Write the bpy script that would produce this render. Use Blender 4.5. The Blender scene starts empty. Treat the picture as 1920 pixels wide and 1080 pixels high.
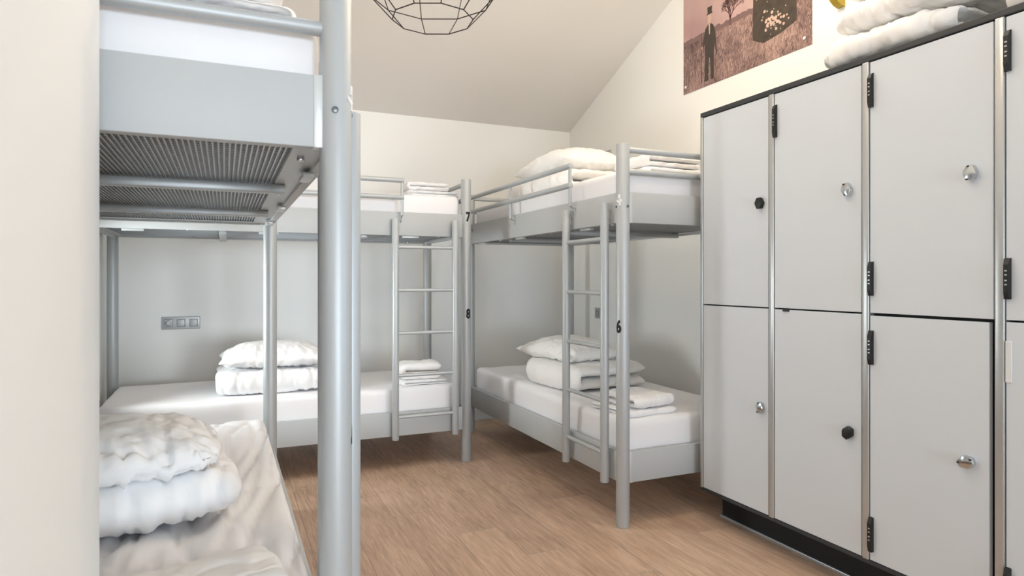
import bpy, bmesh, math, random
from mathutils import Vector, Matrix, noise
PI = math.pi
scene = bpy.context.scene
COL = scene.collection
random.seed(7)

# ------------------------------------------------------------------ materials
def lin(c):
    return tuple(((v/255)/12.92 if v/255 <= .04045 else ((v/255+.055)/1.055)**2.4) for v in c)

def mat(name, rgb, rough=.5, metal=0.0, spec=.5, bump=0.0, bscale=60.0, var=0.0, vscale=4.0, sheen=0.0, stretch=(1,1,1), emit=None, estr=0):
    m = bpy.data.materials.new(name); m.use_nodes = True
    nt = m.node_tree; b = nt.nodes['Principled BSDF']
    L = lin(rgb)
    b.inputs['Base Color'].default_value = (*L, 1)
    b.inputs['Roughness'].default_value = rough
    b.inputs['Metallic'].default_value = metal
    b.inputs['Specular IOR Level'].default_value = spec
    if sheen: b.inputs['Sheen Weight'].default_value = sheen
    if emit:
        b.inputs['Emission Color'].default_value = (*lin(emit), 1); b.inputs['Emission Strength'].default_value = estr
    tc = nt.nodes.new('ShaderNodeTexCoord'); mp = nt.nodes.new('ShaderNodeMapping')
    mp.inputs['Scale'].default_value = stretch
    nt.links.new(tc.outputs['Object'], mp.inputs['Vector'])
    if var:
        n = nt.nodes.new('ShaderNodeTexNoise'); n.inputs['Scale'].default_value = vscale; n.inputs['Detail'].default_value = 5
        nt.links.new(mp.outputs[0], n.inputs['Vector'])
        r = nt.nodes.new('ShaderNodeMapRange')
        r.inputs['From Min'].default_value = .3; r.inputs['From Max'].default_value = .7
        r.inputs['To Min'].default_value = 1-var; r.inputs['To Max'].default_value = 1.0
        nt.links.new(n.outputs['Fac'], r.inputs['Value'])
        mx = nt.nodes.new('ShaderNodeMix'); mx.data_type = 'RGBA'; mx.blend_type = 'MULTIPLY'; mx.inputs[0].default_value = 1
        mx.inputs[6].default_value = (*L, 1)
        nt.links.new(r.outputs[0], mx.inputs[7]); nt.links.new(mx.outputs[2], b.inputs['Base Color'])
    if bump:
        n2 = nt.nodes.new('ShaderNodeTexNoise'); n2.inputs['Scale'].default_value = bscale; n2.inputs['Detail'].default_value = 4
        nt.links.new(mp.outputs[0], n2.inputs['Vector'])
        bp = nt.nodes.new('ShaderNodeBump'); bp.inputs['Strength'].default_value = bump; bp.inputs['Distance'].default_value = .004
        nt.links.new(n2.outputs['Fac'], bp.inputs['Height']); nt.links.new(bp.outputs[0], b.inputs['Normal'])
    return m

M = {}
M['wall'] = mat('painted_plaster', (241,241,239), .85, bump=.06, bscale=180)
M['ceil'] = mat('ceiling_plaster', (228,224,219), .9, bump=.05, bscale=150)
M['skirt'] = mat('skirting_paint', (214,218,218), .5)
M['tube'] = mat('silver_tube_paint', (184,188,190), .47, metal=.35, bump=.04, bscale=500)
M['board'] = mat('grey_board', (184,187,188), .5, metal=.0, bump=.03, bscale=300)
M['edge'] = mat('board_end_bracket', (205,208,208), .4, metal=.3)
M['wire'] = mat('galvanised_wire', (168,170,170), .35, metal=.8)
M['flange'] = mat('galvanised_flange', (176,179,179), .4, metal=.4)
M['linen'] = mat('white_linen', (243,243,244), .92, spec=.2, bump=.10, bscale=420, sheen=.15)
M['sheet'] = mat('white_fitted_sheet', (242,241,243), .9, spec=.2, bump=.08, bscale=420, sheen=.1)
M['towel'] = mat('white_terry', (245,244,244), .95, spec=.1, bump=.35, bscale=520, sheen=.25)
M['creamlinen'] = mat('white_duvet_cotton', (245,244,242), .92, spec=.2, bump=.10, bscale=350, sheen=.15)
M['steel'] = mat('dark_steel', (112,114,116), .35, metal=.7)
M['black'] = mat('black_plastic', (20,21,22), .45)
M['decal'] = mat('black_vinyl', (14,14,15), .6)
M['door'] = mat('locker_laminate', (213,219,225), .5, bump=.02, bscale=400)
M['alu'] = mat('anodised_aluminium', (190,192,192), .32, metal=.6)
M['dark'] = mat('anthracite_panel', (52,55,58), .55)
M['carcass'] = mat('dark_carcass', (22,24,26), .7)
M['chrome'] = mat('chrome', (205,208,210), .16, metal=1.0)
M['hingewhite'] = mat('white_hinge_cap', (222,224,224), .45)
M['pendant'] = mat('black_wire_lamp', (38,26,22), .5, metal=.3)
M['socket'] = mat('silver_socket', (176,178,179), .4, metal=.35)
M['socketdark'] = mat('socket_shadow_gap', (62,64,66), .5)
M['socketface'] = mat('socket_key', (188,190,190), .42, metal=.2)
M['mustard'] = mat('mustard_enamel', (178,150,40), .45)
M['bulb'] = mat('warm_bulb', (255,236,205), .4, emit=(255,214,160), estr=3)
M['white'] = mat('white_plastic', (235,235,235), .4)
M['frame'] = mat('white_window_frame', (235,236,236), .4)

def floor_material():
    m = bpy.data.materials.new('oak_plank_tiles'); m.use_nodes = True
    nt = m.node_tree; N = nt.nodes; K = nt.links; b = N['Principled BSDF']
    def math_(op, a, c=None, v=None):
        n = N.new('ShaderNodeMath'); n.operation = op
        for i, x in enumerate((a, c, v)):
            if x is None: continue
            if isinstance(x, (int, float)): n.inputs[i].default_value = x
            else: K.new(x, n.inputs[i])
        return n.outputs[0]
    tc = N.new('ShaderNodeTexCoord'); sp = N.new('ShaderNodeSeparateXYZ'); K.new(tc.outputs['Object'], sp.inputs[0])
    X, Y = sp.outputs[0], sp.outputs[1]
    W, Lp = .2, 1.2
    rx = math_('DIVIDE', math_('ADD', X, 3.065), W)          # plank edges at x = 1.935 + k*W
    row = math_('FLOOR', rx); fx = math_('FRACT', rx)
    wn = N.new('ShaderNodeTexWhiteNoise'); wn.noise_dimensions = '1D'; K.new(row, wn.inputs['W'])
    ry = math_('ADD', math_('DIVIDE', math_('ADD', Y, 10.0), Lp), math_('MULTIPLY', row, .27))
    cell = math_('FLOOR', ry); fy = math_('FRACT', ry)
    cb = N.new('ShaderNodeCombineXYZ'); K.new(row, cb.inputs[0]); K.new(cell, cb.inputs[1])
    w2 = N.new('ShaderNodeTexWhiteNoise'); w2.noise_dimensions = '3D'; K.new(cb.outputs[0], w2.inputs['Vector'])
    # distance to joints in metres
    dx = math_('MULTIPLY', math_('MINIMUM', fx, math_('SUBTRACT', 1.0, fx)), W)
    dy = math_('MULTIPLY', math_('MINIMUM', fy, math_('SUBTRACT', 1.0, fy)), Lp)
    d = math_('MINIMUM', dx, dy)
    joint = math_('LESS_THAN', d, .0016)
    jend = math_('LESS_THAN', dy, .0022)
    # grain
    mp = N.new('ShaderNodeMapping'); mp.inputs['Scale'].default_value = (34, 3.0, 1)
    va = N.new('ShaderNodeVectorMath'); va.operation = 'ADD'; K.new(tc.outputs['Object'], va.inputs[0])
    sc_ = N.new('ShaderNodeVectorMath'); sc_.operation = 'SCALE'; K.new(w2.outputs['Color'], sc_.inputs[0]); sc_.inputs['Scale'].default_value = 7
    K.new(sc_.outputs[0], va.inputs[1]); K.new(va.outputs[0], mp.inputs['Vector'])
    g = N.new('ShaderNodeTexNoise'); g.inputs['Scale'].default_value = 2.0; g.inputs['Detail'].default_value = 8; g.inputs['Roughness'].default_value = .62; g.inputs['Distortion'].default_value = .6
    K.new(mp.outputs[0], g.inputs['Vector'])
    mp2 = N.new('ShaderNodeMapping'); mp2.inputs['Scale'].default_value = (3.5, 1.1, 1); K.new(va.outputs[0], mp2.inputs['Vector'])
    g2 = N.new('ShaderNodeTexNoise'); g2.inputs['Scale'].default_value = 1.6; g2.inputs['Detail'].default_value = 4; K.new(mp2.outputs[0], g2.inputs['Vector'])
    f = math_('ADD', math_('MULTIPLY', g.outputs['Fac'], .6), math_('ADD', math_('MULTIPLY', g2.outputs['Fac'], .3), math_('MULTIPLY', w2.outputs['Value'], .09)))
    cr = N.new('ShaderNodeValToRGB')
    e = cr.color_ramp.elements
    e[0].position = .36; e[0].color = (*lin((168,140,118)), 1)
    e[1].position = .70; e[1].color = (*lin((226,198,174)), 1)
    x = e.new(.52); x.color = (*lin((200,170,146)), 1)
    K.new(f, cr.inputs[0])
    mx = N.new('ShaderNodeMix'); mx.data_type = 'RGBA'; K.new(math_('MULTIPLY', joint, .38), mx.inputs[0]); K.new(cr.outputs[0], mx.inputs[6]); mx.inputs[7].default_value = (*lin((84,66,55)), 1)
    mx2 = N.new('ShaderNodeMix'); mx2.data_type = 'RGBA'; K.new(math_('MULTIPLY', jend, .5), mx2.inputs[0]); K.new(mx.outputs[2], mx2.inputs[6]); mx2.inputs[7].default_value = (*lin((176,168,160)), 1)
    K.new(mx2.outputs[2], b.inputs['Base Color'])
    b.inputs['Roughness'].default_value = .42; b.inputs['Specular IOR Level'].default_value = .4
    bp = N.new('ShaderNodeBump'); bp.inputs['Strength'].default_value = .12; bp.inputs['Distance'].default_value = .003
    K.new(math_('SUBTRACT', g.outputs['Fac'], math_('MULTIPLY', joint, 1.0)), bp.inputs['Height']); K.new(bp.outputs[0], b.inputs['Normal'])
    return m
M['floor'] = floor_material()

def field_material():
    """printed dry-grass field under a dusky sky; y = along poster, z = up (object space, metres)"""
    m = bpy.data.materials.new('printed_field'); m.use_nodes = True
    nt = m.node_tree; N = nt.nodes; K = nt.links; b = N['Principled BSDF']; b.inputs['Roughness'].default_value = .5
    tc = N.new('ShaderNodeTexCoord'); sp = N.new('ShaderNodeSeparateXYZ'); K.new(tc.outputs['Object'], sp.inputs[0])
    mp = N.new('ShaderNodeMapping'); mp.inputs['Scale'].default_value = (1, 34, 9); mp.inputs['Rotation'].default_value = (.75, 0, 0); K.new(tc.outputs['Object'], mp.inputs[0])
    n = N.new('ShaderNodeTexNoise'); n.inputs['Scale'].default_value = 2.4; n.inputs['Detail'].default_value = 8; n.inputs['Distortion'].default_value = 2.2; K.new(mp.outputs[0], n.inputs[0])
    cr = N.new('ShaderNodeValToRGB'); e = cr.color_ramp.elements
    e[0].position = .36; e[0].color = (*lin((84,66,63)), 1); e[1].position = .64; e[1].color = (*lin((188,158,146)), 1)
    x = e.new(.5); x.color = (*lin((142,114,110)), 1)
    nb = N.new('ShaderNodeTexNoise'); nb.inputs['Scale'].default_value = 4.5; nb.inputs['Detail'].default_value = 3; K.new(tc.outputs['Object'], nb.inputs[0])
    mb_ = N.new('ShaderNodeMath'); mb_.operation = 'MULTIPLY_ADD'; K.new(nb.outputs['Fac'], mb_.inputs[0]); mb_.inputs[1].default_value = .45
    hf = N.new('ShaderNodeMath'); hf.operation = 'MULTIPLY_ADD'; K.new(n.outputs['Fac'], hf.inputs[0]); hf.inputs[1].default_value = .75; hf.inputs[2].default_value = -.11
    K.new(hf.outputs[0], mb_.inputs[2]); K.new(mb_.outputs[0], cr.inputs[0])
    n2 = N.new('ShaderNodeTexNoise'); n2.inputs['Scale'].default_value = 3.5; K.new(tc.outputs['Object'], n2.inputs[0])
    cs = N.new('ShaderNodeValToRGB'); e = cs.color_ramp.elements
    e[0].position = .3; e[0].color = (*lin((172,140,138)), 1); e[1].position = .7; e[1].color = (*lin((200,170,166)), 1); K.new(n2.outputs['Fac'], cs.inputs[0])
    # horizon with a ragged far tree line
    n3 = N.new('ShaderNodeTexNoise'); n3.inputs['Scale'].default_value = 18; K.new(tc.outputs['Object'], n3.inputs[0])
    ad = N.new('ShaderNodeMath'); ad.operation = 'MULTIPLY_ADD'; K.new(n3.outputs['Fac'], ad.inputs[0]); ad.inputs[1].default_value = .05; K.new(sp.outputs[2], ad.inputs[2])
    gt = N.new('ShaderNodeMath'); gt.operation = 'GREATER_THAN'; K.new(ad.outputs[0], gt.inputs[0]); gt.inputs[1].default_value = .362
    gl = N.new('ShaderNodeMath'); gl.operation = 'GREATER_THAN'; K.new(sp.outputs[2], gl.inputs[0]); gl.inputs[1].default_value = .305
    hill = N.new('ShaderNodeMix'); hill.data_type = 'RGBA'; K.new(gl.outputs[0], hill.inputs[0]); K.new(cr.outputs[0], hill.inputs[6]); hill.inputs[7].default_value = (*lin((124,98,96)), 1)
    mx = N.new('ShaderNodeMix'); mx.data_type = 'RGBA'; K.new(gt.outputs[0], mx.inputs[0]); K.new(hill.outputs[2], mx.inputs[6]); K.new(cs.outputs[0], mx.inputs[7])
    K.new(mx.outputs[2], b.inputs['Base Color'])
    return m
M['field'] = field_material()
M['ink'] = mat('printed_dark_coat', (70,60,55), .5, var=.25, vscale=30)
M['inkbrown'] = mat('printed_wagon', (78,68,58), .5, var=.45, vscale=26)
M['inktree'] = mat('printed_tree', (110,80,78), .5)
M['inkskin'] = mat('printed_face', (196,168,150), .5)
M['inkflower'] = mat('printed_flowers', (206,178,164), .5)
M['inkwindow'] = mat('printed_wagon_panel', (178,142,118), .5)

# ------------------------------------------------------------------ mesh helpers
def link(o, parent=None):
    COL.objects.link(o)
    if parent is not None: o.parent = parent
    return o

def tag(o, label=None, cat=None, group=None, kind=None):
    if label: o['label'] = label
    if cat: o['category'] = cat
    if group: o['group'] = group
    if kind: o['kind'] = kind
    return o

def empty(name, loc, rz=0.0):
    o = bpy.data.objects.new(name, None); o.empty_display_size = .1
    o.location = loc; o.rotation_euler = (0, 0, rz)
    return link(o)

def copy_tree(o, parent=None):
    c = o.copy(); COL.objects.link(c); c.parent = parent
    for ch in list(o.children): copy_tree(ch, c)
    return c

class MB:
    def __init__(self): self.bm = bmesh.new(); self.mi = 0
    def face(self, vs):
        try:
            f = self.bm.faces.new(vs); f.material_index = self.mi; return f
        except ValueError: return None
    def box(self, c, s, bev=0.0, seg=2, rot=None):
        r = bmesh.ops.create_cube(self.bm, size=1.0)
        vs = r['verts']
        for v in vs: v.co = Vector((v.co.x*s[0], v.co.y*s[1], v.co.z*s[2]))
        new = set(vs)
        if bev > 0:
            es = {e for v in vs for e in v.link_edges}
            rb = bmesh.ops.bevel(self.bm, geom=list(es), offset=bev, segments=seg, profile=.5, affect='EDGES')
            new = set(rb['verts']) | {v for v in vs if v.is_valid}
        fs = {f for v in new for f in v.link_faces}
        for f in fs: f.material_index = self.mi
        for v in new:
            if rot is not None: v.co = rot @ v.co
            v.co += Vector(c)
        return self
    def b2(self, x0, x1, y0, y1, z0, z1, bev=0.0, seg=2):
        return self.box(((x0+x1)/2, (y0+y1)/2, (z0+z1)/2), (abs(x1-x0), abs(y1-y0), abs(z1-z0)), bev, seg)
    def tube(self, p0, p1, r, seg=20, bev=0.0, r1=None):
        p0, p1 = Vector(p0), Vector(p1); d = p1-p0; L = d.length
        q = Vector((0, 0, 1)).rotation_difference(d.normalized())
        r1 = r if r1 is None else r1
        prof = [(0, 0, True)]
        if bev: prof = [(r-bev, 0), (r-bev*.3, bev*.3), (r, bev), (r1, L-bev), (r1-bev*.3, L-bev*.3), (r1-bev, L)]
        else: prof = [(r, 0), (r1, L)]
        rings = []
        for rr, z in prof:
            rings.append([self.bm.verts.new(p0 + q @ Vector((rr*math.cos(2*PI*k/seg), rr*math.sin(2*PI*k/seg), z))) for k in range(seg)])
        for a, b in zip(rings, rings[1:]):
            for k in range(seg): self.face([a[k], a[(k+1) % seg], b[(k+1) % seg], b[k]])
        self.face(list(reversed(rings[0]))); self.face(rings[-1])
        return self
    def path(self, pts, r, seg=10):
        pts = [Vector(p) for p in pts]; rings = []
        for i, p in enumerate(pts):
            t = (pts[min(i+1, len(pts)-1)]-pts[max(i-1, 0)]).normalized()
            q = Vector((0, 0, 1)).rotation_difference(t)
            rings.append([self.bm.verts.new(p + q @ Vector((r*math.cos(2*PI*k/seg), r*math.sin(2*PI*k/seg), 0))) for k in range(seg)])
        for a, b in zip(rings, rings[1:]):
            for k in range(seg): self.face([a[k], a[(k+1) % seg], b[(k+1) % seg], b[k]])
        self.face(list(reversed(rings[0]))); self.face(rings[-1])
        return self
    def prism(self, poly, axis, a0, a1):
        """poly: 2-D outline; extruded along axis ('x','y','z') from a0 to a1; 2-D coords fill the other two axes in order"""
        def P(u, v, w):
            return {'x': (w, u, v), 'y': (u, w, v), 'z': (u, v, w)}[axis]
        A = [self.bm.verts.new(P(u, v, a0)) for u, v in poly]; B = [self.bm.verts.new(P(u, v, a1)) for u, v in poly]
        n = len(poly)
        self.face(A); self.face(list(reversed(B)))
        for k in range(n): self.face([A[k], B[k], B[(k+1) % n], A[(k+1) % n]])
        return self
    def sphere(self, c, r, u=16, v=10, s=(1, 1, 1)):
        rr = bmesh.ops.create_uvsphere(self.bm, u_segments=u, v_segments=v, radius=r)
        fs = set()
        for w in rr['verts']:
            w.co = Vector((w.co.x*s[0], w.co.y*s[1], w.co.z*s[2])) + Vector(c); fs |= set(w.link_faces)
        for f in fs: f.material_index = self.mi
        return self
    def build(self, name, mats, parent=None, smooth=35, loc=(0, 0, 0)):
        bmesh.ops.recalc_face_normals(self.bm, faces=self.bm.faces[:])
        me = bpy.data.meshes.new(name); self.bm.to_mesh(me); self.bm.free()
        if not isinstance(mats, (list, tuple)): mats = [mats]
        for m in mats: me.materials.append(m)
        if smooth:
            me.polygons.foreach_set('use_smooth', [True]*len(me.polygons))
            if smooth < 180: me.set_sharp_from_angle(angle=math.radians(smooth))
        o = bpy.data.objects.new(name, me); o.location = loc
        return link(o, parent)

# ------------------------------------------------------------------ soft goods
def fbm(p, o=3):
    s = 0; a = 1.0
    for _ in range(o):
        s += a*noise.noise(p); p = p*2.03 + Vector((3.1, 1.7, 5.3)); a *= .5
    return s
def ridge(p):
    return (1-abs(noise.noise(p)))**3

def crease(p):
    return (1-min(1, abs(noise.noise(p))*1.6))**7
def finish(name, bm, material, dims, parent=None):
    """scale to the wanted bounding size, base at z=0, centred in xy"""
    xs = [v.co.x for v in bm.verts]; ys = [v.co.y for v in bm.verts]; zs = [v.co.z for v in bm.verts]
    lo = Vector((min(xs), min(ys), min(zs))); hi = Vector((max(xs), max(ys), max(zs)))
    for v in bm.verts:
        v.co = Vector(((v.co.x-(lo.x+hi.x)/2)*dims[0]/(hi.x-lo.x), (v.co.y-(lo.y+hi.y)/2)*dims[1]/(hi.y-lo.y), (v.co.z-lo.z)*dims[2]/(hi.z-lo.z)))
    bmesh.ops.recalc_face_normals(bm, faces=bm.faces[:])
    me = bpy.data.meshes.new(name); bm.to_mesh(me); bm.free(); me.materials.append(material)
    me.polygons.foreach_set('use_smooth', [True]*len(me.polygons))
    return link(bpy.data.objects.new(name, me), parent)

def pillow(name, dims, seed, wr=.010, material=None, sag=.0, corner=.07, nu=88, nv=64, peak=1.0):
    bm = bmesh.new(); W, D, H = dims
    def surf(u, v, top):
        px = W/2*u*(1-corner*(1-abs(v)**2)*abs(u)**3); py = D/2*v*(1-corner*(1-abs(u)**2)*abs(v)**3)
        if corner < 0: k = 1-.13*(abs(u*v))**4; px *= k; py *= k
        e = max(0, (1-abs(u)**2.6))**.55*max(0, (1-abs(v)**2.6))**.55
        k = 1.0 if top else -.5
        z = H*.62*e*k
        p = Vector((px*5.5+seed*3.7, py*5.5, seed+(0 if top else 9)))
        edge = max(abs(u), abs(v))
        a = wr*(.35+.9*edge**2)*(e**.4 if e > 0 else 0)
        z += a*(.7*fbm(p*1.1) + .5*fbm(p*3.4) - .75*crease(Vector((px*9+seed*2+2.2*py, py*6-2.6*px, seed*1.3))) - .7*crease(Vector((px*21-seed+3*py, py*9+5*px, seed*4.3)))*(.3+edge) + .5*ridge(Vector((px*9+seed, py*4.5+2*math.sin(px*7+seed), seed*2.1)))*(.4+edge) - .4)
        z += .0022*math.sin(60*(u if abs(v) > abs(u) else v)*W + seed)*(1 if edge > .86 and edge < .999 else 0)
        z += sag*(1-abs(u)**2)
        px += .004*noise.noise(p*2.2)*1.0; py += .004*noise.noise(p*2.2+Vector((7, 7, 7)))
        return (px, py, z)
    g = {}
    for top in (1, 0):
        for i in range(nu+1):
            for j in range(nv+1):
                u = math.sin((i/nu-.5)*PI)*.55+(2*i/nu-1)*.45; v = math.sin((j/nv-.5)*PI)*.55+(2*j/nv-1)*.45
                if not top and (i in (0, nu) or j in (0, nv)): g[(0, i, j)] = g[(1, i, j)]; continue
                g[(top, i, j)] = bm.verts.new(surf(u, v, top))
    for top in (1, 0):
        for i in range(nu):
            for j in range(nv):
                q = [g[(top, i, j)], g[(top, i+1, j)], g[(top, i+1, j+1)], g[(top, i, j+1)]]
                bm.faces.new(q if top else q[::-1])
    return finish(name, bm, material or M['linen'], dims)

def strip_path(kind, d, n, t, gap=1.06, stagger=0.0):
    pts = []
    if kind == 'fold':
        for k in range(n):
            z = t*.5+k*t*gap; hi = d/2-stagger*d*((k+1)//2)*.5; lo_ = -d/2+stagger*d*(k//2)*.5
            a, b = (d/2-stagger*d*((k)//2)*.5, lo_) if k % 2 == 0 else (-d/2+stagger*d*(k//2)*.5, hi)
            m = 40
            for i in range(m+1):
                pts.append((a+(b-a)*i/m, z))
            if k < n-1:
                r = t*gap/2; s = -1 if k % 2 == 0 else 1
                for i in range(1, 10):
                    th = -PI/2+PI*i/10; pts.append((b+s*r*math.cos(th), z+r+r*math.sin(th)))
    else:
        # flattened roll, from the core outwards
        rr = t*.5; c = 0.0; total = int(n*44)
        for i in range(total):
            ph = i/44*2*PI; r = t*gap*(max(ph, .35)/(2*PI))
            a = d/2-t*gap*n*.5
            x = r*math.cos(ph); z = r*math.sin(ph)
            x += max(.0, a)*max(-1, min(1, math.cos(ph)*2.2))
            pts.append((x, z))
        pts.reverse()
    return [Vector((p[0], 0, p[1])) for p in pts]

def folded(name, dims, n, seed, wr=.006, kind='fold', material=None, t=None, nv=64, plan=.10, puff=.25, slide=0.0, stagger=0.0, edge=None, bend=0.0):
    W, D, H = dims                       # W along local x (fold direction), D along y (width of the cloth)
    t = t or H/n
    path = strip_path(kind, W-t, n, t, stagger=stagger)
    bm = bmesh.new(); rings = []; m = len(path); half = []
    vs = [math.sin((j/nv-.5)*PI)*.5+(2*j/nv-1)*.5 for j in range(nv+1)]
    # resample so that points are not closer than 4 mm
    ht = sum((path[i+1]-path[i]).length for i in range(m-1))
    acc = 0
    for i, p in enumerate(path):
        tan = (path[min(i+1, m-1)]-path[max(i-1, 0)]).normalized()
        nor = Vector((-tan.z, 0, tan.x))
        if i: acc += (path[i]-path[i-1]).length
        endk = min(1.0, min(acc, ht-acc)/(t*.6)+.02); endk = math.sqrt(max(0.02, 1-(1-endk)**2))
        layer = acc/max(.01, W)
        top, bot = [], []
        for v in vs:
            e = math.sqrt(max(0.0, 1-abs(v)**(edge or (10 if n > 2 else 7))))
            th = t*.5*.96*max(.06, e)*endk
            sh = 1-plan*abs(v)**5
            wob = .014*noise.noise(Vector((layer*1.3, v*1.1, seed)))*min(1, D*3)
            y = D/2*v*(1+.03*noise.noise(Vector((layer*2.1, seed*1.3, 4+v))))+slide*layer
            base = Vector((p.x*sh+wob+bend*max(0, v+.2)**2, y, p.z))
            q = base*6+Vector((seed*5.1, seed, layer*.7))
            w1 = wr*(.55*fbm(q*1.1)+.4*fbm(q*3.1)-.75*crease(Vector((base.x*11+2.5*base.y+seed, base.y*9-2*base.x, layer*.8+seed*2)))-.7*crease(Vector((base.x*6-seed, base.y*22+5*base.x, layer*1.4+seed*3)))+.35*ridge(Vector((base.x*5+seed, base.y*13+1.6*math.sin(base.x*9), layer*3+seed)))-.45)
            pf = 1+puff*(.6*noise.noise(Vector((base.x*4, base.y*4, layer+seed)))-.25*abs(v)**3)
            top.append(base+nor*(th*pf+w1)); bot.append(base-nor*(th*pf-w1*.55))
        ring = [bm.verts.new(c) for c in top]+[bm.verts.new(c) for c in reversed(bot)]
        rings.append(ring)
    k = len(rings[0])
    for a, b in zip(rings, rings[1:]):
        for j in range(k): bm.faces.new([a[j], a[(j+1) % k], b[(j+1) % k], b[j]])
    for r in (rings[0], rings[-1]):
        for j in range(nv): 
            try: bm.faces.new([r[j], r[j+1], r[k-2-j], r[k-1-j]])
            except ValueError: pass
    return finish(name, bm, material or M['linen'], dims)

def mattress_mesh(name, L, W, H, seed, wr=.004, fine=False, longfold=0.0):
    """fitted-sheet mattress: rounded slab with soft creases; local x = length, base at z=0"""
    r = .035
    def samples(a, step):
        h = a/2
        e = [-h, -h+.006, -h+.014, -h+.024, -h+r]
        n = max(2, int((a-2*r)/step)); mid = [-h+r+(a-2*r)*i/n for i in range(1, n)]
        return e+mid+[-x for x in reversed(e)]
    xs = samples(L, .016 if fine else .035); ys = samples(W, .012 if fine else .035); zs = samples(H, .03)
    bm = bmesh.new(); cache = {}
    def V(i, j, k):
        if (i, j, k) in cache: return cache[(i, j, k)]
        p = Vector((xs[i], ys[j], zs[k]))
        q = Vector((max(-L/2+r, min(L/2-r, p.x)), max(-W/2+r, min(W/2-r, p.y)), max(-H/2+r, min(H/2-r, p.z))))
        d = p-q; nrm = d.normalized() if d.length > 1e-6 else Vector((0, 0, 1))
        p = q+nrm*r if d.length > 1e-6 else p
        edge = max(abs(p.x)/(L/2), abs(p.y)/(W/2))
        if nrm.z > .3:
            a = wr*(fbm(Vector((p.x*2.2+seed, p.y*3.4, seed)))*.7 + ridge(Vector((p.x*2.1+seed*2+.5*p.y, p.y*6.5, seed*1.7)))*.9*edge)
            if longfold:      # long soft pulls of the sheet running along the bed and fanning towards the open side
                yy = p.y*(1-.12*p.x)
                a = .3*a+longfold*(.5*noise.noise(Vector((p.x*.9+seed, yy*4, seed)))-.9*crease(Vector((p.x*.75+seed, yy*8+.5*math.sin(p.x*2.2), seed*2.7)))
                    -.5*crease(Vector((p.x*1.3-seed, yy*15+.8*p.x, seed*5.1)))-.35*crease(Vector((p.x*3.2-seed, yy*6-2.4*p.x, seed*7.7))))
            p = p+Vector((0, 0, a*nrm.z))
        elif nrm.z > -.5:
            t = (p.z+H/2)/H
            s = p.x if abs(nrm.y) > abs(nrm.x) else p.y
            a = wr*1.1*(ridge(Vector((s*5+seed+(1-t)*1.5, t*1.2, seed*3.3)))-.5)*(1.1-t) + wr*.5*fbm(Vector((s*3, t*2, seed*5)))
            p = p+Vector((nrm.x, nrm.y, 0))*a
        p.z += H/2
        v = bm.verts.new(p); cache[(i, j, k)] = v; return v
    nx, ny, nz = len(xs)-1, len(ys)-1, len(zs)-1
    for i in range(nx):
        for j in range(ny):
            bm.faces.new([V(i, j, nz), V(i+1, j, nz), V(i+1, j+1, nz), V(i, j+1, nz)]); bm.faces.new([V(i, j+1, 0), V(i+1, j+1, 0), V(i+1, j, 0), V(i, j, 0)])
    for i in range(nx):
        for k in range(nz):
            bm.faces.new([V(i, 0, k), V(i+1, 0, k), V(i+1, 0, k+1), V(i, 0, k+1)]); bm.faces.new([V(i, ny, k+1), V(i+1, ny, k+1), V(i+1, ny, k), V(i, ny, k)])
    for j in range(ny):
        for k in range(nz):
            bm.faces.new([V(0, j, k+1), V(0, j+1, k+1), V(0, j+1, k), V(0, j, k)]); bm.faces.new([V(nx, j, k), V(nx, j+1, k), V(nx, j+1, k+1), V(nx, j, k+1)])
    me = bpy.data.meshes.new(name); bmesh.ops.recalc_face_normals(bm, faces=bm.faces[:]); bm.to_mesh(me); bm.free()
    me.materials.append(M['sheet']); me.polygons.foreach_set('use_smooth', [True]*len(me.polygons))
    return link(bpy.data.objects.new(name, me))

def put(o, loc, rz=0.0, label=None, cat=None, group=None, tilt=(0, 0)):
    o.location = loc; o.rotation_euler = (tilt[0], tilt[1], rz)
    return tag(o, label, cat, group)

from mathutils.bvhtree import BVHTree
def basis(o): return Matrix.LocRotScale(o.location, o.rotation_euler, None)
def settle(o, *lowers, gap=.0012):
    """press the underside of a soft thing onto what it lies on, so that it neither floats nor sinks in"""
    Mo = basis(o); inv = Mo.inverted()
    for lw in lowers:
        Ml = basis(lw); il = Ml.inverted()
        bvh = BVHTree.FromPolygons([Ml @ v.co for v in lw.data.vertices], [p.vertices[:] for p in lw.data.polygons])
        for v in o.data.vertices:
            p = Mo @ v.co
            h = bvh.ray_cast(Vector((p.x, p.y, 4.0)), Vector((0, 0, -1)))
            if h[0] is not None and p.z < h[0].z+gap: v.co = inv @ Vector((p.x, p.y, h[0].z+gap))
    return o

# ------------------------------------------------------------------ the room
XL, XR, YB, YR = -.68, 2.70, 4.85, -6.0
XW, YS = 5.2, .45          # behind the lockers the room widens
KNEE, SLOPE, YF = 2.383, .425, 1.3
ZF = KNEE+(YB-YF)*SLOPE
def struct(o): o['kind'] = 'structure'; return o

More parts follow.
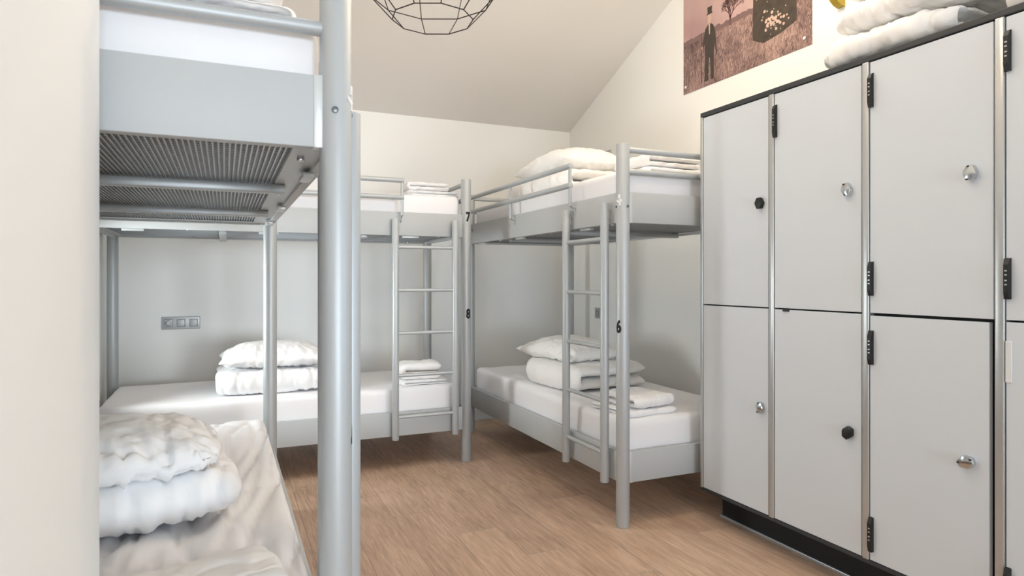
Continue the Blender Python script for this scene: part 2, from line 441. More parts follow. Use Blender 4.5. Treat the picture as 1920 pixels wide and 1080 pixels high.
struct(MB().b2(XL-.1, XW+.1, YR-.1, YB+.1, -.1, 0).build('floor', M['floor'], smooth=0))
struct(MB().b2(XL-.1, XR+.1, YB, YB+.1, 0, KNEE+.25).build('wall_back', M['wall'], smooth=0))
side = [(YR-.1, 0), (YB+.1, 0), (YB+.1, KNEE-.02), (YB, KNEE+.02), (YF, ZF+.02), (YR-.1, ZF+.02)]
side_r = [(YS, 0), (YB+.1, 0), (YB+.1, KNEE-.02), (YB, KNEE+.02), (YF, ZF+.02), (YS, ZF+.02)]
struct(MB().prism(side_r, 'x', XR, XR+.1).build('wall_right', M['wall'], smooth=0))
struct(MB().b2(XR+.1, XW+.1, YS, YS+.1, 0, ZF).build('wall_alcove', M['wall'], smooth=0))
struct(MB().b2(XW, XW+.1, YR-.1, YS, 0, ZF).build('wall_far_right', M['wall'], smooth=0))
lw = MB()
lw.prism([(3.76, 0), (YB+.1, 0), (YB+.1, KNEE-.02), (YB, KNEE+.02), (3.76, KNEE+(YB-3.76)*SLOPE+.02)], 'x', XL-.1, XL)
lw.b2(XL-.1, XL, YR-.1, 3.38, 0, ZF+.02); lw.b2(XL-.1, XL, 3.38, 3.76, 0, .35); lw.b2(XL-.1, XL, 3.38, 3.76, 1.38, ZF+.02)
struct(lw.build('wall_left', M['wall'], smooth=0))
for nm, ys, zs in (('added_side_window', (3.395, 3.745), (.365, 1.365)),):  # added side opening, out of view, only there to carry the slim fill
    wf = MB()
    for y in ys: wf.b2(XL-.09, XL-.05, y-.015, y+.015, zs[0], zs[1])
    for z in zs: wf.b2(XL-.09, XL-.05, ys[0], ys[-1], z-.015, z+.015)
    struct(wf.build(nm, M['frame'], smooth=0))
ce = [(YB+.1, KNEE-.1*SLOPE), (YF, ZF), (YR-.1, ZF), (YR-.1, ZF+.12), (YF-.02, ZF+.12), (YB+.1, KNEE-.1*SLOPE+.12)]
struct(MB().prism(ce, 'x', XL-.1, XW+.1).build('ceiling', M['ceil'], smooth=0))
SY = 2.55; SZ = KNEE+(YB-SY)*SLOPE
sk = MB(); ra = Matrix.Rotation(-math.atan(SLOPE), 3, 'X')
for dx, dy, sx, sy in ((-.5, 0, .06, 1.06), (.5, 0, .06, 1.06), (0, -.5, 1.06, .06), (0, .5, 1.06, .06)):
    sk.box(Vector((1.0, SY, SZ-.02))+ra @ Vector((dx, dy, 0)), (sx, sy, .06), .004, rot=ra)
struct(sk.build('added_roof_window', M['frame'], smooth=0))  # added roof frame, out of view, belongs to the overhead fill
# corner of the entrance block the photograph is taken past
struct(MB().b2(XL, -.1862, YR, 1.245, 0, ZF, .004).build('wall_near', M['wall'], smooth=0))
# rear wall with the window opening
wx0, wx1, wz0, wz1 = .0, 4.9, .15, 3.0
rb = MB()
rb.b2(XL-.1, wx0, YR-.1, YR, 0, ZF); rb.b2(wx1, XW+.1, YR-.1, YR, 0, ZF); rb.b2(wx0, wx1, YR-.1, YR, 0, wz0); rb.b2(wx0, wx1, YR-.1, YR, wz1, ZF)
struct(rb.build('wall_rear', M['wall'], smooth=0))
wf = MB()
for x in (wx0+.02, wx1-.02): wf.b2(x-.02, x+.02, YR-.07, YR-.02, wz0, wz1)
for z in (wz0+.02, wz1-.02): wf.b2(wx0, wx1, YR-.07, YR-.02, z-.02, z+.02)
struct(wf.build('window_1', M['frame'], smooth=0))
struct(MB().b2(XL, XR, YB-.014, YB, 0, .085, .003).build('baseboard_back', M['skirt'], smooth=0))
struct(MB().b2(XR-.014, XR, YS, YB-.014, 0, .085, .003).build('baseboard_right', M['skirt'], smooth=0))

# ------------------------------------------------------------------ bunk beds
BL, BW, PR, PH = 2.0, .84, .031, 1.75
UP0, UP1, LO0, LO1 = 1.39, 1.53, .20, .34

def number_decal(txt, h, parent, cx, cy, ang, z, label=None):
    cu = bpy.data.curves.new('n', 'FONT'); cu.body = txt; cu.size = 1.0; cu.align_x = 'CENTER'; cu.align_y = 'CENTER'; cu.offset = .05; cu.resolution_u = 6
    to = bpy.data.objects.new('n', cu); COL.objects.link(to)
    bpy.context.view_layer.update()
    me = bpy.data.meshes.new_from_object(to.evaluated_get(bpy.context.evaluated_depsgraph_get()))
    bpy.data.objects.remove(to); bpy.data.curves.remove(cu)
    bm = bmesh.new(); bm.from_mesh(me)
    xs = [v.co.x for v in bm.verts]; ys = [v.co.y for v in bm.verts]
    hx, hy = (max(xs)+min(xs))/2, (max(ys)+min(ys))/2; sc = h/(max(ys)-min(ys))
    for v in bm.verts: v.co = Vector(((v.co.x-hx)*sc*.72, (v.co.y-hy)*sc, 0))
    bmesh.ops.triangulate(bm, faces=bm.faces[:])
    for _ in range(5):
        es = [e for e in bm.edges if e.calc_length() > .004]
        if not es: break
        bmesh.ops.subdivide_edges(bm, edges=es, cuts=1); bmesh.ops.triangulate(bm, faces=bm.faces[:])
    R = PR+.0007
    for v in bm.verts:
        a = ang+v.co.x/R
        v.co = Vector((cx+R*math.cos(a), cy+R*math.sin(a), z+v.co.y))
    m2 = bpy.data.meshes.new('number_decal'); bm.to_mesh(m2); bm.free(); bpy.data.meshes.remove(me)
    m2.materials.append(M['decal'])
    o = link(bpy.data.objects.new('number_decal', m2), parent)
    if label: o['label'] = label
    return o

def bunk(loc, rz, s, label, wires, numbers, sticker=True, twist=0.0):
    """local x: along the bed from the ladder end; y*s: from the ladder side to the wall side"""
    root = tag(empty('bunk_bed', loc, rz), label, 'bunk bed', 'silver bunk beds')
    for px in (0, BL):
        for py in (0, BW*s):
            MB().tube((px, py, 0), (px, py, PH), PR, 40, .004).build('post', M['tube'], root)
    for z0, z1 in ((UP0, UP1), (LO0, LO1)):
        for py in (0, BW*s): MB().b2(PR-.004, BL-PR+.004, py-.0125, py+.0125, z0, z1, .002).build('side_rail', M['board'], root)
        for px in (0, BL): MB().b2(px-.0125, px+.0125, s*(PR-.004), s*(BW-PR+.004), z0, z1, .002).build('end_rail', M['board'], root)
        # light end brackets where a board meets a post
        for px in (0, BL):
            for py, d in ((0, 1), (BW, -1)):
                MB().b2(px-.0145, px+.0145, s*(py+d*(PR-.005)), s*(py+d*(PR+.013)), z0-.001, z1+.001, .002).build('corner_bracket', M['edge'], root)
    # sprung mesh bases
    for up, z in ((True, UP0+.012), (False, LO0+.012)):
        fl = MB()
        fl.b2(.0125, BL-.0125, s*.0125, s*.075, z-.003, z); fl.b2(.0125, BL-.0125, s*(BW-.075), s*(BW-.0125), z-.003, z)
        fl.b2(.0125, .06, s*.075, s*(BW-.075), z-.003, z); fl.b2(BL-.06, BL-.0125, s*.075, s*(BW-.075), z-.003, z)
        base = fl.build('mesh_base', M['flange'], root, smooth=0)
        if up:
            w = MB(); pitch = .0105 if wires else .03
            n = int((BW-.15)/pitch)
            for i in range(n+1):
                y = s*(.075+(BW-.15)*i/n); w.b2(.05, BL-.05, y-.0017, y+.0017, z+.0005, z+.0040)
            n = int((BL-.12)/(.02 if wires else .06))
            for i in range(n+1):
                x = .06+(BL-.12)*i/n; w.b2(x-.0015, x+.0015, s*.06, s*(BW-.06), z+.0045, z+.0072)
            tag(w.build('wire_mesh', M['wire'], base, smooth=0), kind='stuff')
        for x in ((.62, 1.38) if up else (.66, 1.33)):
            MB().b2(x-.02, x+.02, s*.045, s*(BW-.045), z-.028, z-.0035, .004).build('cross_bar', M['flange'], root)
        if up:
            for x in (.16, .80, 1.55):
                for py, d in ((.05, 1), (BW-.05, -1)):
                    MB().tube((x, s*py, z-.012), (x, s*py, z-.0025), .008, 12, .002).build('bolt', M['chrome'], root)
            for x in (.35, 1.15, 1.8):
                MB().b2(x-.05, x+.05, s*.004, s*.03, UP0-.012, UP0-.0003, .002).build('rail_clip', M['edge'], root)
    # bars across both ends
    for px in (0, BL):
        for z in (1.724, 1.625):
            MB().tube((px, s*(PR-.008), z), (px, s*(BW-PR+.008), z), .0145, 20, .003).build('end_bar', M['tube'], root)
    # guard rail along the open side, leaving the ladder end free
    gy = -s*.044; gx = .415
    g = MB(); 
    for z in (1.712, 1.612): g.tube((gx-.01, gy, z), (BL-.02, gy, z), .0145, 20, .003)
    guard = g.build('guard_rail', M['tube'], root)
    for x in (gx, 1.17, BL-.075):
        MB().tube((x, gy, 1.505), (x, gy, 1.712), .009, 14, .002).build('guard_upright', M['tube'], guard)
        MB().path([(x, gy, 1.506), (x, gy*.72, 1.497), (x, -s*.0165, 1.494), (x, -s*.0165, 1.468)], .004, 8).build('hook', M['chrome'], guard)
    # ladder
    lx0, lx1, ly = .085, .455, -s*.044
    lad = empty('ladder', (0, 0, 0)); lad.parent = root
    for x in (lx0, lx1):
        MB().path([(x, ly*.98, 1.452), (x, -s*.019, 1.452), (x, -s*.019, 1.415)], .006, 8).build('ladder_hook', M['edge'], lad)
    for x in (lx0, lx1): MB().tube((x, ly, .185), (x, ly, 1.487), .0205, 28, .003).build('ladder_rail', M['tube'], lad)
    for z in (1.32, 1.065, .812, .562, .318): MB().tube((lx0, ly, z), (lx1, ly, z), .0105, 16).build('ladder_rung', M['tube'], lad)
    # screw heads on the ladder-end post
    MB().tube((-PR+.001, s*.006, 1.462), (-PR-.0025, s*.006, 1.462), .0065, 16, .001).build('screw', M['steel'], root)
    if sticker: MB().tube((.006, -s*(PR-.001), 1.462), (.006, -s*(PR+.002), 1.462), .005, 14, .001).build('screw', M['black'], root)
    # number decals face the ladder side
    for txt, z in numbers:
        number_decal(txt, .062, root, 0, 0, -s*PI/2-s*twist, z)
    if sticker:
        st = MB(); a0 = (-s*PI/2)-s*.45
        for k, (da, dz, w, h) in enumerate([(0, .012, .012, .018), (.22, -.006, .011, .014), (-.2, -.010, .008, .020), (.1, -.022, .014, .010)]):
            a = a0+da
            rot = Matrix.Rotation(a, 3, 'Z') @ Matrix.Rotation(.5*k, 3, 'X')
            st.box((PR*math.cos(a), PR*math.sin(a), 1.495+dz), (.0018, w, h), 0, rot=rot)
        st.build('peeled_sticker', M['white'], root, smooth=0)
    return root

B4 = (.2026, 1.314); B6 = (1.666, 2.494); B7 = (1.375, 3.79)
bunk((B4[0], B4[1], 0), PI/2, 1, 'foreground silver bunk bed whose upper wire mesh base is seen from below', True, [('4', .82)])
bunk((B6[0], B6[1], 0), PI/2, -1, 'silver bunk bed with the number 6 on its post, standing next to the lockers', False, [('6', .917)], twist=.32)
bunk((B7[0], B7[1], 0), PI, -1, 'silver bunk bed with the numbers 7 and 8 on its post, along the back wall', False, [('8', .917), ('7', 1.515)], sticker=False, twist=.15)

ML, MW, MH = BL-.055, BW-.05, .235
def mattress(bed, rz, s, z, label, seed, **k):
    o = mattress_mesh('mattress', ML, MW, MH, seed, **k)
    c, sn = math.cos(rz), math.sin(rz); lx, ly = BL/2, s*BW/2
    return put(o, (bed[0]+c*lx-sn*ly, bed[1]+sn*lx+c*ly, z), rz, label, 'mattress', 'white sheeted mattresses')
ZU, ZL = UP0+.020, LO0+.020+.02
m4u = mattress(B4, PI/2, 1, ZU, 'white mattress on the top bunk of the foreground bed above the wide grey board', 1)
m4l = mattress(B4, PI/2, 1, ZL, 'white creased mattress on the bottom bunk of the foreground bed under the big pillow', 2, fine=True, longfold=.027, wr=.007)
m6u = mattress(B6, PI/2, -1, ZU, 'white mattress on the top bunk of the bed numbered 6', 3)
m6l = mattress(B6, PI/2, -1, ZL, 'white mattress on the bottom bunk of bed 6 under the folded duvet', 4, wr=.006)
m7u = mattress(B7, PI, -1, ZU, 'white mattress on the top bunk of the bed numbered 7 and 8', 5)
m7l = mattress(B7, PI, -1, ZL, 'white mattress on the bottom bunk of the bed numbered 7 and 8', 6)
TL, TU = ZL+MH, ZU+MH

# ------------------------------------------------------------------ bedding
GD, GP, GT, GS = 'folded white duvets', 'white pillows', 'folded white towels', 'folded white sheets'
# foreground lower bunk
def on(o, z, loc, rz, label, cat, group, *lowers, tilt=(0, 0), gap=.0012):
    put(o, (loc[0], loc[1], z), rz, label, cat, group, tilt)
    return settle(o, *lowers, gap=gap)
H2 = PI/2
d = on(folded('duvet', (.46, .66, .165), 2, 11, edge=8, wr=.019, puff=.35, plan=.06), TL-.005, (-.305, 2.06), H2+.20,
    'white folded duvet under the big pillow on the bottom bunk nearest the camera', 'duvet', GD, m4l, gap=.004)
on(pillow('pillow', (.68, .44, .155), 12, wr=.024, corner=-.03), TL+.125, (-.35, 2.05), .13,
    'large crumpled white pillow on the bottom bunk nearest the camera', 'pillow', GP, d, tilt=(.03, 0), gap=.009)
on(folded('folded_sheet', (.40, .21, .07), 2, 13, wr=.006, plan=.0, edge=9), TL-.004, (-.083, 1.435), .2,
    'folded white sheet lying at the ladder end of the foreground bottom bunk', 'sheet', GS, m4l, gap=.005)
# foreground upper bunk
d = on(folded('folded_sheet', (.40, .27, .055), 3, 14, wr=.007, plan=.04), TU-.004, (-.06, 1.515), .05,
    'folded white sheet at the end of the foreground top bunk, under another sheet', 'sheet', GS, m4u)
on(folded('folded_sheet', (.38, .25, .075), 4, 15, wr=.007, plan=.04), TU+.045, (-.075, 1.52), .02,
    'crumpled white sheet topmost in the pile on the foreground top bunk', 'sheet', GS, d, gap=.004)
# bed 7/8 lower
d = on(folded('duvet', (.46, .60, .155), 2, 21, wr=.011, puff=.15, plan=.02), TL-.004, (.255, 4.10), H2,
    'white folded duvet under the pillow on the bottom bunk by the triple wall socket', 'duvet', GD, m7l)
on(pillow('pillow', (.60, .44, .155), 22, wr=.014), TL+.135, (.27, 4.10), .0,
    'white pillow on the bottom bunk by the triple wall socket', 'pillow', GP, d, gap=.004)
d = on(folded('folded_sheet', (.30, .24, .036), 2, 23, wr=.004, plan=.02), TL-.003, (1.135, 3.985), .05,
    'thin folded white sheet under the towel on the bottom bunk of bed 8', 'sheet', GS, m7l)
on(folded('folded_towel', (.27, .2, .115), 2, 24, wr=.006, material=M['towel'], plan=.03), TL+.028, (1.12, 3.985), -.08,
    'folded white towel behind the ladder on the bottom bunk of bed 8', 'towel', GT, d)
# bed 7/8 upper
d = on(folded('folded_sheet', (.34, .26, .045), 2, 25, wr=.004, plan=.02), TU-.003, (1.195, 4.02), .03,
    'folded white sheet under the towel on the top bunk of bed 7', 'sheet', GS, m7u)
on(folded('folded_towel', (.29, .22, .062), 2, 26, wr=.006, material=M['towel'], plan=.04), TU+.037, (1.175, 4.02), -.05,
    'folded white towel on the top bunk of bed 7', 'towel', GT, d)
# bed 6 lower
d = on(folded('duvet', (.66, .68, .165), 2, 31, wr=.009, puff=.12, plan=.12, edge=5, bend=.075, material=M['creamlinen']), TL-.004, (2.06, 3.55), .12,
    'thick folded white duvet under the pillow on the bottom bunk of bed 6', 'duvet', GD, m6l)
on(pillow('pillow', (.44, .60, .16), 32, wr=.013, material=M['creamlinen']), TL+.135, (2.02, 3.63), .12,
    'white pillow on the folded duvet on the bottom bunk of bed 6', 'pillow', GP, d, gap=.004)
d = on(folded('folded_sheet', (.33, .30, .038), 2, 33, wr=.004, plan=.02), TL-.003, (1.875, 2.715), H2+.10,
    'thin folded white sheet under the towel on the bottom bunk of bed 6', 'sheet', GS, m6l)
on(folded('folded_towel', (.28, .27, .068), 2, 34, wr=.006, material=M['towel'], plan=.05, edge=6), TL+.03, (1.893, 2.70), H2+.16,
    'folded white towel at the foot of the bottom bunk of bed 6', 'towel', GT, d)
# bed 6 upper
d = on(folded('duvet', (.56, .84, .15), 2, 41, edge=5.5, wr=.010, puff=.2, plan=.08, material=M['creamlinen']), TU-.004, (2.04, 3.66), .0,
    'folded white duvet under the pillow on the top bunk of bed 6', 'duvet', GD, m6u)
on(pillow('pillow', (.46, .74, .19), 42, wr=.012, material=M['creamlinen']), TU+.125, (2.04, 3.68), .0,
    'plump white pillow on the top bunk of bed 6', 'pillow', GP, d, gap=.004)
d = on(folded('folded_sheet', (.40, .34, .055), 2, 43, wr=.004, plan=.03), TU-.003, (2.09, 2.80), .05,
    'folded white sheet under the towel on the top bunk of bed 6', 'sheet', GS, m6u)
on(folded('folded_towel', (.36, .30, .07), 2, 44, wr=.006, material=M['towel'], plan=.04), TU+.046, (2.08, 2.80), .02,
    'folded white towel beside the end bars of the top bunk of bed 6', 'towel', GT, d)

# ------------------------------------------------------------------ lockers
LX, LZ0, LZ1 = 2.06, .15, 1.893
edges = [2.43, 1.997, 1.569, 1.139, .71]
lk = tag(empty('locker_cabinet', (0, 0, 0)), 'bank of light grey lockers in two tiers along the right wall', 'locker')
YA, YZ = edges[0], edges[-1]-.02
MB().b2(LX+.026, 2.66, YZ+.012, YA-.014, LZ0, LZ1).build('carcass', M['carcass'], lk, smooth=0)
MB().b2(LX-.003, 2.665, YZ, YA, LZ1, LZ1+.022, .003).build('top_panel', M['dark'], lk, smooth=0)
MB().b2(LX-.001, 2.665, YZ, YA, LZ0-.014, LZ0, .002).build('bottom_panel', M['dark'], lk, smooth=0)
pl = MB().b2(2.165, 2.64, YZ+.03, YA-.03, .012, LZ0-.014).build('plinth', M['carcass'], lk, smooth=0)
MB().b2(2.157, 2.645, YZ+.02, YA-.02, 0, .012, .002).build('floor_trim', M['alu'], pl, smooth=0)
MB().b2(LX+.02, 2.66, YA-.014, YA-.001, LZ0, LZ1, .001).build('side_panel', M['door'], lk, smooth=0)
for i, y in enumerate(edges):
    w = .026 if i else .016; yy = y if i else y-.008
    MB().b2(LX-.004, LX+.03, yy-w/2, yy+w/2, LZ0, LZ1, .004, 3).build('upright', M['alu'], lk)
ZS = 1.012

def knob(parent, y, z, black, ang):
    h = [(.009, .0235), (-.009, .0235), (-.0195, .004), (-.0195, -.004), (-.009, -.0235), (.009, -.0235), (.0195, -.004), (.0195, .004)]
    rot = lambda p, s=1.0: (y+s*(p[0]*math.cos(ang)-p[1]*math.sin(ang)), z+s*(p[0]*math.sin(ang)+p[1]*math.cos(ang)))
    k = MB(); rings = []
    for x, s in ((LX, .86), (LX-.004, .95), (LX-.017, 1.0), (LX-.021, .9), (LX-.023, .55)):
        rings.append([k.bm.verts.new((x, *rot(p, s))) for p in h])
    for a, b in zip(rings, rings[1:]):
        for i in range(8): k.face([a[i], a[(i+1) % 8], b[(i+1) % 8], b[i]])
    k.face(rings[0][::-1]); k.face(rings[-1])
    o = k.build('knob', M['black'] if black else M['chrome'], parent, smooth=30)
    o['label'] = 'black knob' if black else 'chrome knob'
    if not black:                      # key slots at both tips
        q = MB(); q.mi = 0
        for t in (.019, -.019):
            c = rot((0.004, t)); q.box((LX-.0205, *c), (.006, .007, .005), .001, rot=None)
        q.build('keyhole', M['black'], parent, smooth=0)

def hinge(parent, y, z, h, white=False):
    k = MB()
    if white:
        k.b2(LX-.004, LX+.002, y-.016, y+.001, z-h/2, z+h/2, .002)
        k.build('hinge', M['hingewhite'], parent, smooth=0)['label'] = 'white hinge cover'; return
    d = .016
    prof = [(LX+.004, z-h/2), (LX-d*.75, z-h/2), (LX-d, z-h/2+.02), (LX-d, z+h/2-.02), (LX-d*.55, z+h/2-.004), (LX+.004, z+h/2)]
    k.prism(prof, 'y', y-.014, y-.0005)
    k.mi = 1
    for dz in (-.018, -.006, .010, .022):
        k.box((LX-d-.0004, y-.0075, z+dz), (.002, .006, .004))
    k.build('hinge', [M['black'], M['alu']], parent, smooth=0)

doors = {}
for c in range(4):
    y1 = edges[c]-(.016 if c == 0 else .013)-.0035; y0 = edges[c+1]+.013+.0045
    for tier, (za, zb) in enumerate(((LZ0+.003, ZS-.003), (ZS+.003, LZ1-.004))):
        yy0 = y0+(.011 if (c == 2 and tier == 0) else 0)
        dz = -.004 if (c == 2 and tier == 0) else 0
        doors[(c, tier)] = (MB().b2(LX, LX+.018, yy0, y1, za, zb+dz, .0015).build('door', M['door'], lk, smooth=0), yy0, y1)
def pos(c, t): return doors[(c, t)]
knob(pos(0, 1)[0], 2.052, 1.450, True, 0.0)
knob(pos(0, 0)[0], 2.048, .594, False, .15)
knob(pos(1, 1)[0], 1.635, 1.455, False, -.12)
knob(pos(1, 0)[0], 1.632, .580, True, .45)
knob(pos(2, 1)[0], 1.213, 1.452, False, .1)
knob(pos(2, 0)[0], 1.225, .580, False, 1.15)
knob(pos(3, 1)[0], .785, 1.452, False, .0)
knob(pos(3, 0)[0], .785, .580, False, .2)
hinge(pos(1, 1)[0], pos(1, 1)[2], 1.778, .135)
hinge(pos(2, 1)[0], pos(2, 1)[2], 1.79, .12); hinge(pos(2, 1)[0], pos(2, 1)[2], 1.135, .12)
hinge(pos(2, 0)[0], pos(2, 0)[2], .895, .12); hinge(pos(2, 0)[0], pos(2, 0)[2], .245, .12)
hinge(pos(3, 1)[0], pos(3, 1)[2], 1.79, .12); hinge(pos(3, 1)[0], pos(3, 1)[2], 1.135, .12)
hinge(pos(3, 0)[0], pos(3, 0)[2], .895, .12, True); hinge(pos(3, 0)[0], pos(3, 0)[2], .245, .12)
# little black stop between the tiers of the second column
MB().b2(LX-.006, LX+.004, 1.905, 1.935, ZS-.010, ZS+.0005, .002).build('door_stop', M['black'], pos(1, 0)[0], smooth=0)

LT = LZ1+.022
d = on(folded('duvet', (.55, .60, .235), 4, 51, edge=6, wr=.014, puff=.30, plan=.10, material=M['creamlinen'], slide=-.035), LT+.0005, (2.345, 1.525), .04,
    'thick folded white duvet on top of the lockers, next to the poster', 'duvet', GD)
on(pillow('pillow', (.44, .46, .17), 52, wr=.013, material=M['creamlinen']), LT+.20, (2.33, 1.47), .1,
    'white pillow on top of the folded duvet on the lockers', 'pillow', GP, d, gap=.004)
on(folded('duvet', (.48, .50, .20), 3, 53, edge=5.5, wr=.010, puff=.3, plan=.12, material=M['creamlinen']), LT+.0005, (2.36, .93), -.05,
    'second folded white duvet on top of the lockers, cut off by the photo edge', 'duvet', GD)

# ------------------------------------------------------------------ sockets
def socket(loc, rz, n, label, kinds):
    """local x runs along the wall, y points out of the wall"""
    r = tag(empty('wall_socket', loc, rz), label, 'socket', 'silver wall sockets')
    w = .0755*n+.004
    MB().b2(-w/2, w/2, 0, .010, -.042, .042, .004, 3).build('cover_plate', M['socket'], r)
    for i, k in enumerate(kinds):
        x = -w/2+.04+.0755*i
        MB().b2(x-.0245, x+.0245, .0095, .0112, -.0245, .0245, .001).build('gap_frame', M['socketdark'], r, smooth=0)
        if k == 'outlet':
            o = MB(); o.b2(x-.0225, x+.0225, .0100, .0125, -.0225, .0225, .001)
            o = o.build('outlet', M['socketface'], r)
            ring = MB(); pts = [(x+.0175*math.cos(2*PI*q/28), .0128, .0175*math.sin(2*PI*q/28)) for q in range(29)]
            ring.path(pts, .0016, 6).build('outlet_rim', M['socketdark'], o)
            h = MB()
            for dx in (-.0095, .0095): h.tube((x+dx, .0110, 0), (x+dx, .0132, 0), .0028, 10)
            h.tube((x, .0110, .011), (x, .0165, .011), .0022, 10)
            h.build('pin_hole', M['black'], o)
        else:
            MB().b2(x-.0225, x+.0225, .0105, .0135, -.0225, .0225, .002).build('switch_key', M['socketface'], r)
    return r
socket((-.262, YB, .838), PI, 3, 'silver triple socket and switch plate on the back wall above the bottom bunk', ['switch', 'switch', 'outlet'])
socket((XR, 4.345, .862), PI/2, 2, 'silver double socket on the right wall below the top bunk of bed 6', ['switch', 'outlet'])
socket((XR, 4.275, 2.075), PI/2, 2, 'silver double socket on the right wall above the top bunk of bed 6', ['switch', 'outlet'])

# ------------------------------------------------------------------ pendant lamp
pc = Vector((.706, 2.307, 0))
pr = tag(empty('pendant_lamp', (pc.x, pc.y, 2.094), math.radians(-24)+PI/10+PI/2), 'black geometric wire pendant lamp hanging over the aisle', 'lamp')
lev = [(0, .150), (.092, .236), (.205, .285), (.315, .236), (.405, .12), (.44, .03)]
cage = MB(); nn = 10
P = lambda k, r, z: Vector((r*math.cos(2*PI*k/nn), r*math.sin(2*PI*k/nn), z))
for z, r in lev:
    for k in range(nn): cage.tube(P(k, r, z), P(k+1, r, z), .0021, 6)
for (z0, r0), (z1, r1) in zip(lev, lev[1:]):
    for k in range(nn): cage.tube(P(k, r0, z0), P(k, r1, z1), .0021, 6)
cage.build('cage', M['pendant'], pr)
zc = 2.383+(YB-pc.y)*SLOPE-2.094
MB().tube((0, 0, .43), (0, 0, zc-.02), .0028, 8).build('cord', M['black'], pr)
MB().tube((0, 0, zc-.045), (0, 0, zc+.03), .05, 24, .004).build('ceiling_rose', M['pendant'], pr)
MB().tube((0, 0, .33), (0, 0, .45), .021, 20, .003).build('bulb_holder', M['black'], pr)
MB().sphere((0, 0, .285), .045, 20, 14, (1, 1, 1.15)).build('bulb', M['bulb'], pr, smooth=180)

# ------------------------------------------------------------------ wall lamp (half bowl) beside the poster
sc = tag(empty('wall_lamp', (XR, 2.164, 2.43)), 'mustard yellow quarter round wall lamp beside the poster', 'lamp')
R = .085
arc = [(-R*math.sin(PI/2*k/14), R-R*math.cos(PI/2*k/14)) for k in range(15)]
MB().prism(arc+[(-R, R+.03), (0, R+.03)], 'y', 0, .035).build('shade', M['mustard'], sc, smooth=30)
MB().b2(-.07, -.012, .008, .027, R+.03, R+.036, .002).build('bulb', M['bulb'], sc, smooth=0)

# ------------------------------------------------------------------ poster
PY0, PY1, PZ0, PHH = 3.345, 2.352, 2.312, .70        # left edge, right edge, bottom, height
po = tag(empty('poster', (XR, PY0, PZ0)), 'printed poster of a man in a top hat in a field, on the right wall', 'poster')
PWd = PY0-PY1
def Q(u, v): return (-u*PWd, v)                        # u along the poster from its left edge, v up in metres
def inkpoly(mb, pts, lift):
    """flat printed shape: closed prism a fraction of a millimetre thick"""
    mb.prism([Q(u, v) for u, v in pts], 'x', -.0035-lift, -.0030)
sheet = MB(); sheet.b2(-.0033, -.0003, -PWd, 0, 0, PHH)
sheet = sheet.build('sheet', M['field'], po, smooth=0)
tree = MB()
def limb(u0, v0, u1, v1, w0, w1, lift=.0003):
    dx, dy = u1-u0, v1-v0; L = math.hypot(dx*PWd, dy); nx, ny = -dy/L, dx*PWd/L
    inkpoly(tree, [(u0+nx*w0/PWd, v0+ny*w0), (u1+nx*w1/PWd, v1+ny*w1), (u1-nx*w1/PWd, v1-ny*w1), (u0-nx*w0/PWd, v0-ny*w0)], lift)
def grow(u, v, a, L, w, d):
    u1, v1 = u+math.cos(a)*L/PWd, v+math.sin(a)*L
    if u1 > .60 or v1 > PHH-.02: return
    limb(u, v, u1, v1, w, w*.7)
    if d:
        for da in (random.uniform(.3, .6), random.uniform(-.6, -.3), random.uniform(-.15, .15)): grow(u1, v1, a+da, L*random.uniform(.7, .95), w*.62, d-1)
grow(.42, .300, PI/2-.05, .045, .008, 5)
tree.build('printed_tree', M['inktree'], sheet, smooth=0)
wagon = MB()
inkpoly(wagon, [(.60, .15), (.605, .53), (.63, .56), (.86, .58), (.90, .53), (.905, .155), (.80, .125), (.68, .11)], .0004)
wagon.mi = 1
inkpoly(wagon, [(.625, .36), (.635, .50), (.685, .51), (.69, .37)], .0007); inkpoly(wagon, [(.73, .385), (.735, .51), (.82, .52), (.825, .39)], .0007)
wagon.mi = 2
for _ in range(60):
    u = random.gauss(.745, .045); v = random.gauss(.205, .03); r = random.uniform(.003, .010)
    inkpoly(wagon, [(u+r*math.cos(q*PI/3)/PWd, v+r*math.sin(q*PI/3)) for q in range(6)], .0007+random.uniform(0, .0003))
for _ in range(14):
    u = random.uniform(.63, .88); v = random.uniform(.2, .5); r = random.uniform(.002, .004)
    inkpoly(wagon, [(u+r*math.cos(q*PI/3)/PWd, v+r*math.sin(q*PI/3)) for q in range(6)], .0008)
wagon.build('printed_wagon', [M['inkbrown'], M['inkwindow'], M['inkflower']], sheet, smooth=0)
man = MB()
S = lambda pts: [(.245+1.12*x/PWd, .03+1.03*y) for x, y in pts]
inkpoly(man, S([(-.040, .0), (-.012, .0), (-.004, .13), (.004, .13), (.012, .0), (.034, .0), (.034, .15), (.040, .215), (.052, .13), (.060, .135), (.045, .27), (.030, .315), (.012, .33), (-.012, .33), (-.032, .312), (-.048, .26), (-.058, .20), (-.050, .195), (-.038, .235), (-.036, .15)]), .0005)
inkpoly(man, S([(-.024, .388), (.026, .388), (.018, .398), (.020, .432), (-.016, .432), (-.014, .398)]), .0009)
man.mi = 1
inkpoly(man, S([(-.011, .335), (.011, .335), (.015, .365), (.012, .39), (-.012, .39), (-.015, .365)]), .0007)
inkpoly(man, S([(-.006, .333), (.006, .333), (.004, .27), (-.003, .27)]), .0008)
inkpoly(man, S([(-.064, .20), (-.054, .20), (-.053, .215), (-.063, .215)]), .0008)
man.mi = 0
inkpoly(man, S([(-.067, .30), (-.064, .30), (-.060, .0), (-.064, .0)]), .0004)
man.build('printed_man', [M['ink'], M['inkskin']], sheet, smooth=0)
for u, v in ((.022, .045), (.955, .045), (.022, PHH-.045), (.955, PHH-.045)):
    y, z = Q(u, v); MB().tube((-.0025, y, z), (-.0075, y, z), .0085, 16, .002).build('pin', M['white'], po)

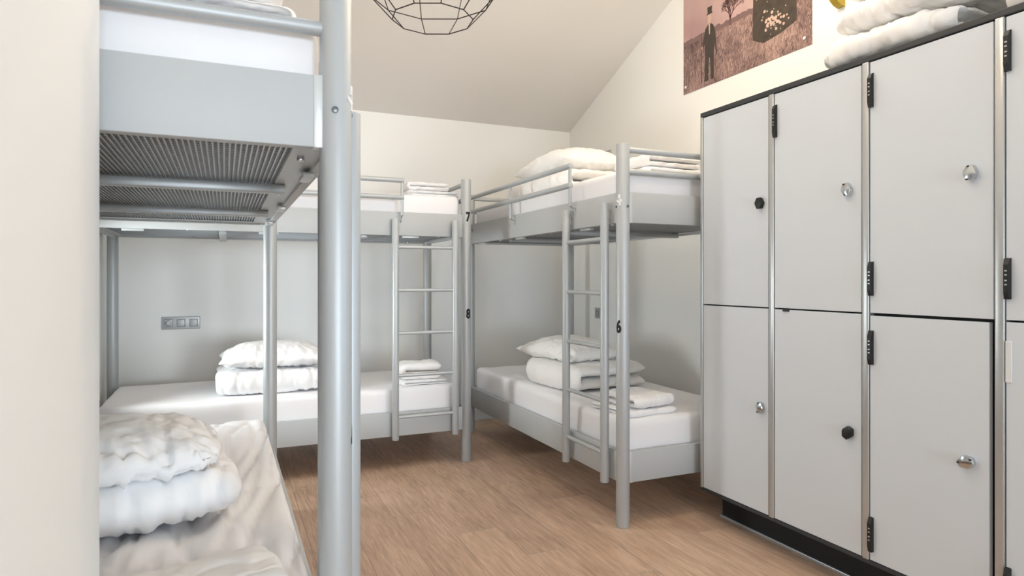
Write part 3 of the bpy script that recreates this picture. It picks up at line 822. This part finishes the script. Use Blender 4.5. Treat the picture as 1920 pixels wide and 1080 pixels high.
# ------------------------------------------------------------------ lights
def area(name, loc, rot, sx, sy, energy, rgb):
    l = bpy.data.lights.new(name, 'AREA'); l.shape = 'RECTANGLE'; l.size = sx; l.size_y = sy; l.energy = energy; l.color = rgb
    o = bpy.data.objects.new(name, l); o.location = loc; o.rotation_euler = rot; return link(o)
def point(name, loc, r, energy, rgb):
    l = bpy.data.lights.new(name, 'POINT'); l.shadow_soft_size = r; l.energy = energy; l.color = rgb
    o = bpy.data.objects.new(name, l); o.location = loc; return link(o)
def sun(name, d, deg, energy, rgb):
    l = bpy.data.lights.new(name, 'SUN'); l.angle = math.radians(deg); l.energy = energy; l.color = rgb
    o = bpy.data.objects.new(name, l); o.location = (3.5, -9, 2); o.rotation_euler = Vector(d).to_track_quat('-Z', 'Y').to_euler(); return link(o)
COOL = (.86, .95, 1.0); WARM = (1.0, .80, .60)
area('window_daylight', (.75, YR-.05, 1.05), (PI/2, 0, 0), 1.5, 1.5, 107, (.74, .87, 1.0))
area('alcove_fill', (XW-.05, -2.2, 1.5), (0, PI/2, 0), 1.6, 2.0, 34, (.48, .75, 1.0))  # added cool fill for the near wall; no window on this side
sl = area('slim_side_fill', (XL-.04, 3.57, 1.0), (0, -PI/2, 0), .66, .3, 5.7, (.93, 1.0, 1.0)); sl.data.spread = math.radians(120)  # added fill for the space under the bunk beside the lockers
area('roof_fill', (1.0, SY, SZ-.03), (-math.atan(SLOPE), 0, 0), .9, .9, 6.3, (.81, .88, 1.0))  # added overhead fill that brightens the floor, no known skylight
sun('low_daylight', (-.2636, 1, -.03), 9, .50, (.90, .97, 1.0))
point('pendant_light', (pc.x, pc.y, 2.094+.285), .055, 7, (1.0, .72, .47))
point('aisle_warm_fill', (.95, 1.45, 2.5), .055, 9, (1.0, .76, .52))  # unseen warm fill added above the aisle, no lamp hangs here
point('upper_warm_fill', (1.95, 2.1, 2.95), .09, 20, (1.0, .82, .56))  # added warm fill for the upper walls and ceiling, without a fitting

w = bpy.data.worlds.new('world'); scene.world = w; w.use_nodes = True
w.node_tree.nodes['Background'].inputs[0].default_value = (.75, .87, 1, 1); w.node_tree.nodes['Background'].inputs[1].default_value = .15

# ------------------------------------------------------------------ camera
FPX = 1212.0
cam = bpy.data.cameras.new('camera'); cam.sensor_width = 36; cam.lens = FPX/1920*36; cam.clip_start = .02
cam.shift_y = -18/1920
cam.dof.use_dof = True; cam.dof.focus_distance = 3.0; cam.dof.aperture_fstop = 8
co = bpy.data.objects.new('camera', cam); co.location = (0, 0, 1.135); co.rotation_euler = (PI/2, 0, -math.atan(540/FPX))
link(co); scene.camera = co

scene.view_settings.view_transform = 'Standard'; scene.view_settings.look = 'None'
scene.view_settings.gamma = 1.0; scene.view_settings.exposure = 0.6
scene.view_settings.use_curve_mapping = False
scene.cycles.max_bounces = 10; scene.cycles.diffuse_bounces = 8; scene.cycles.use_denoising = True
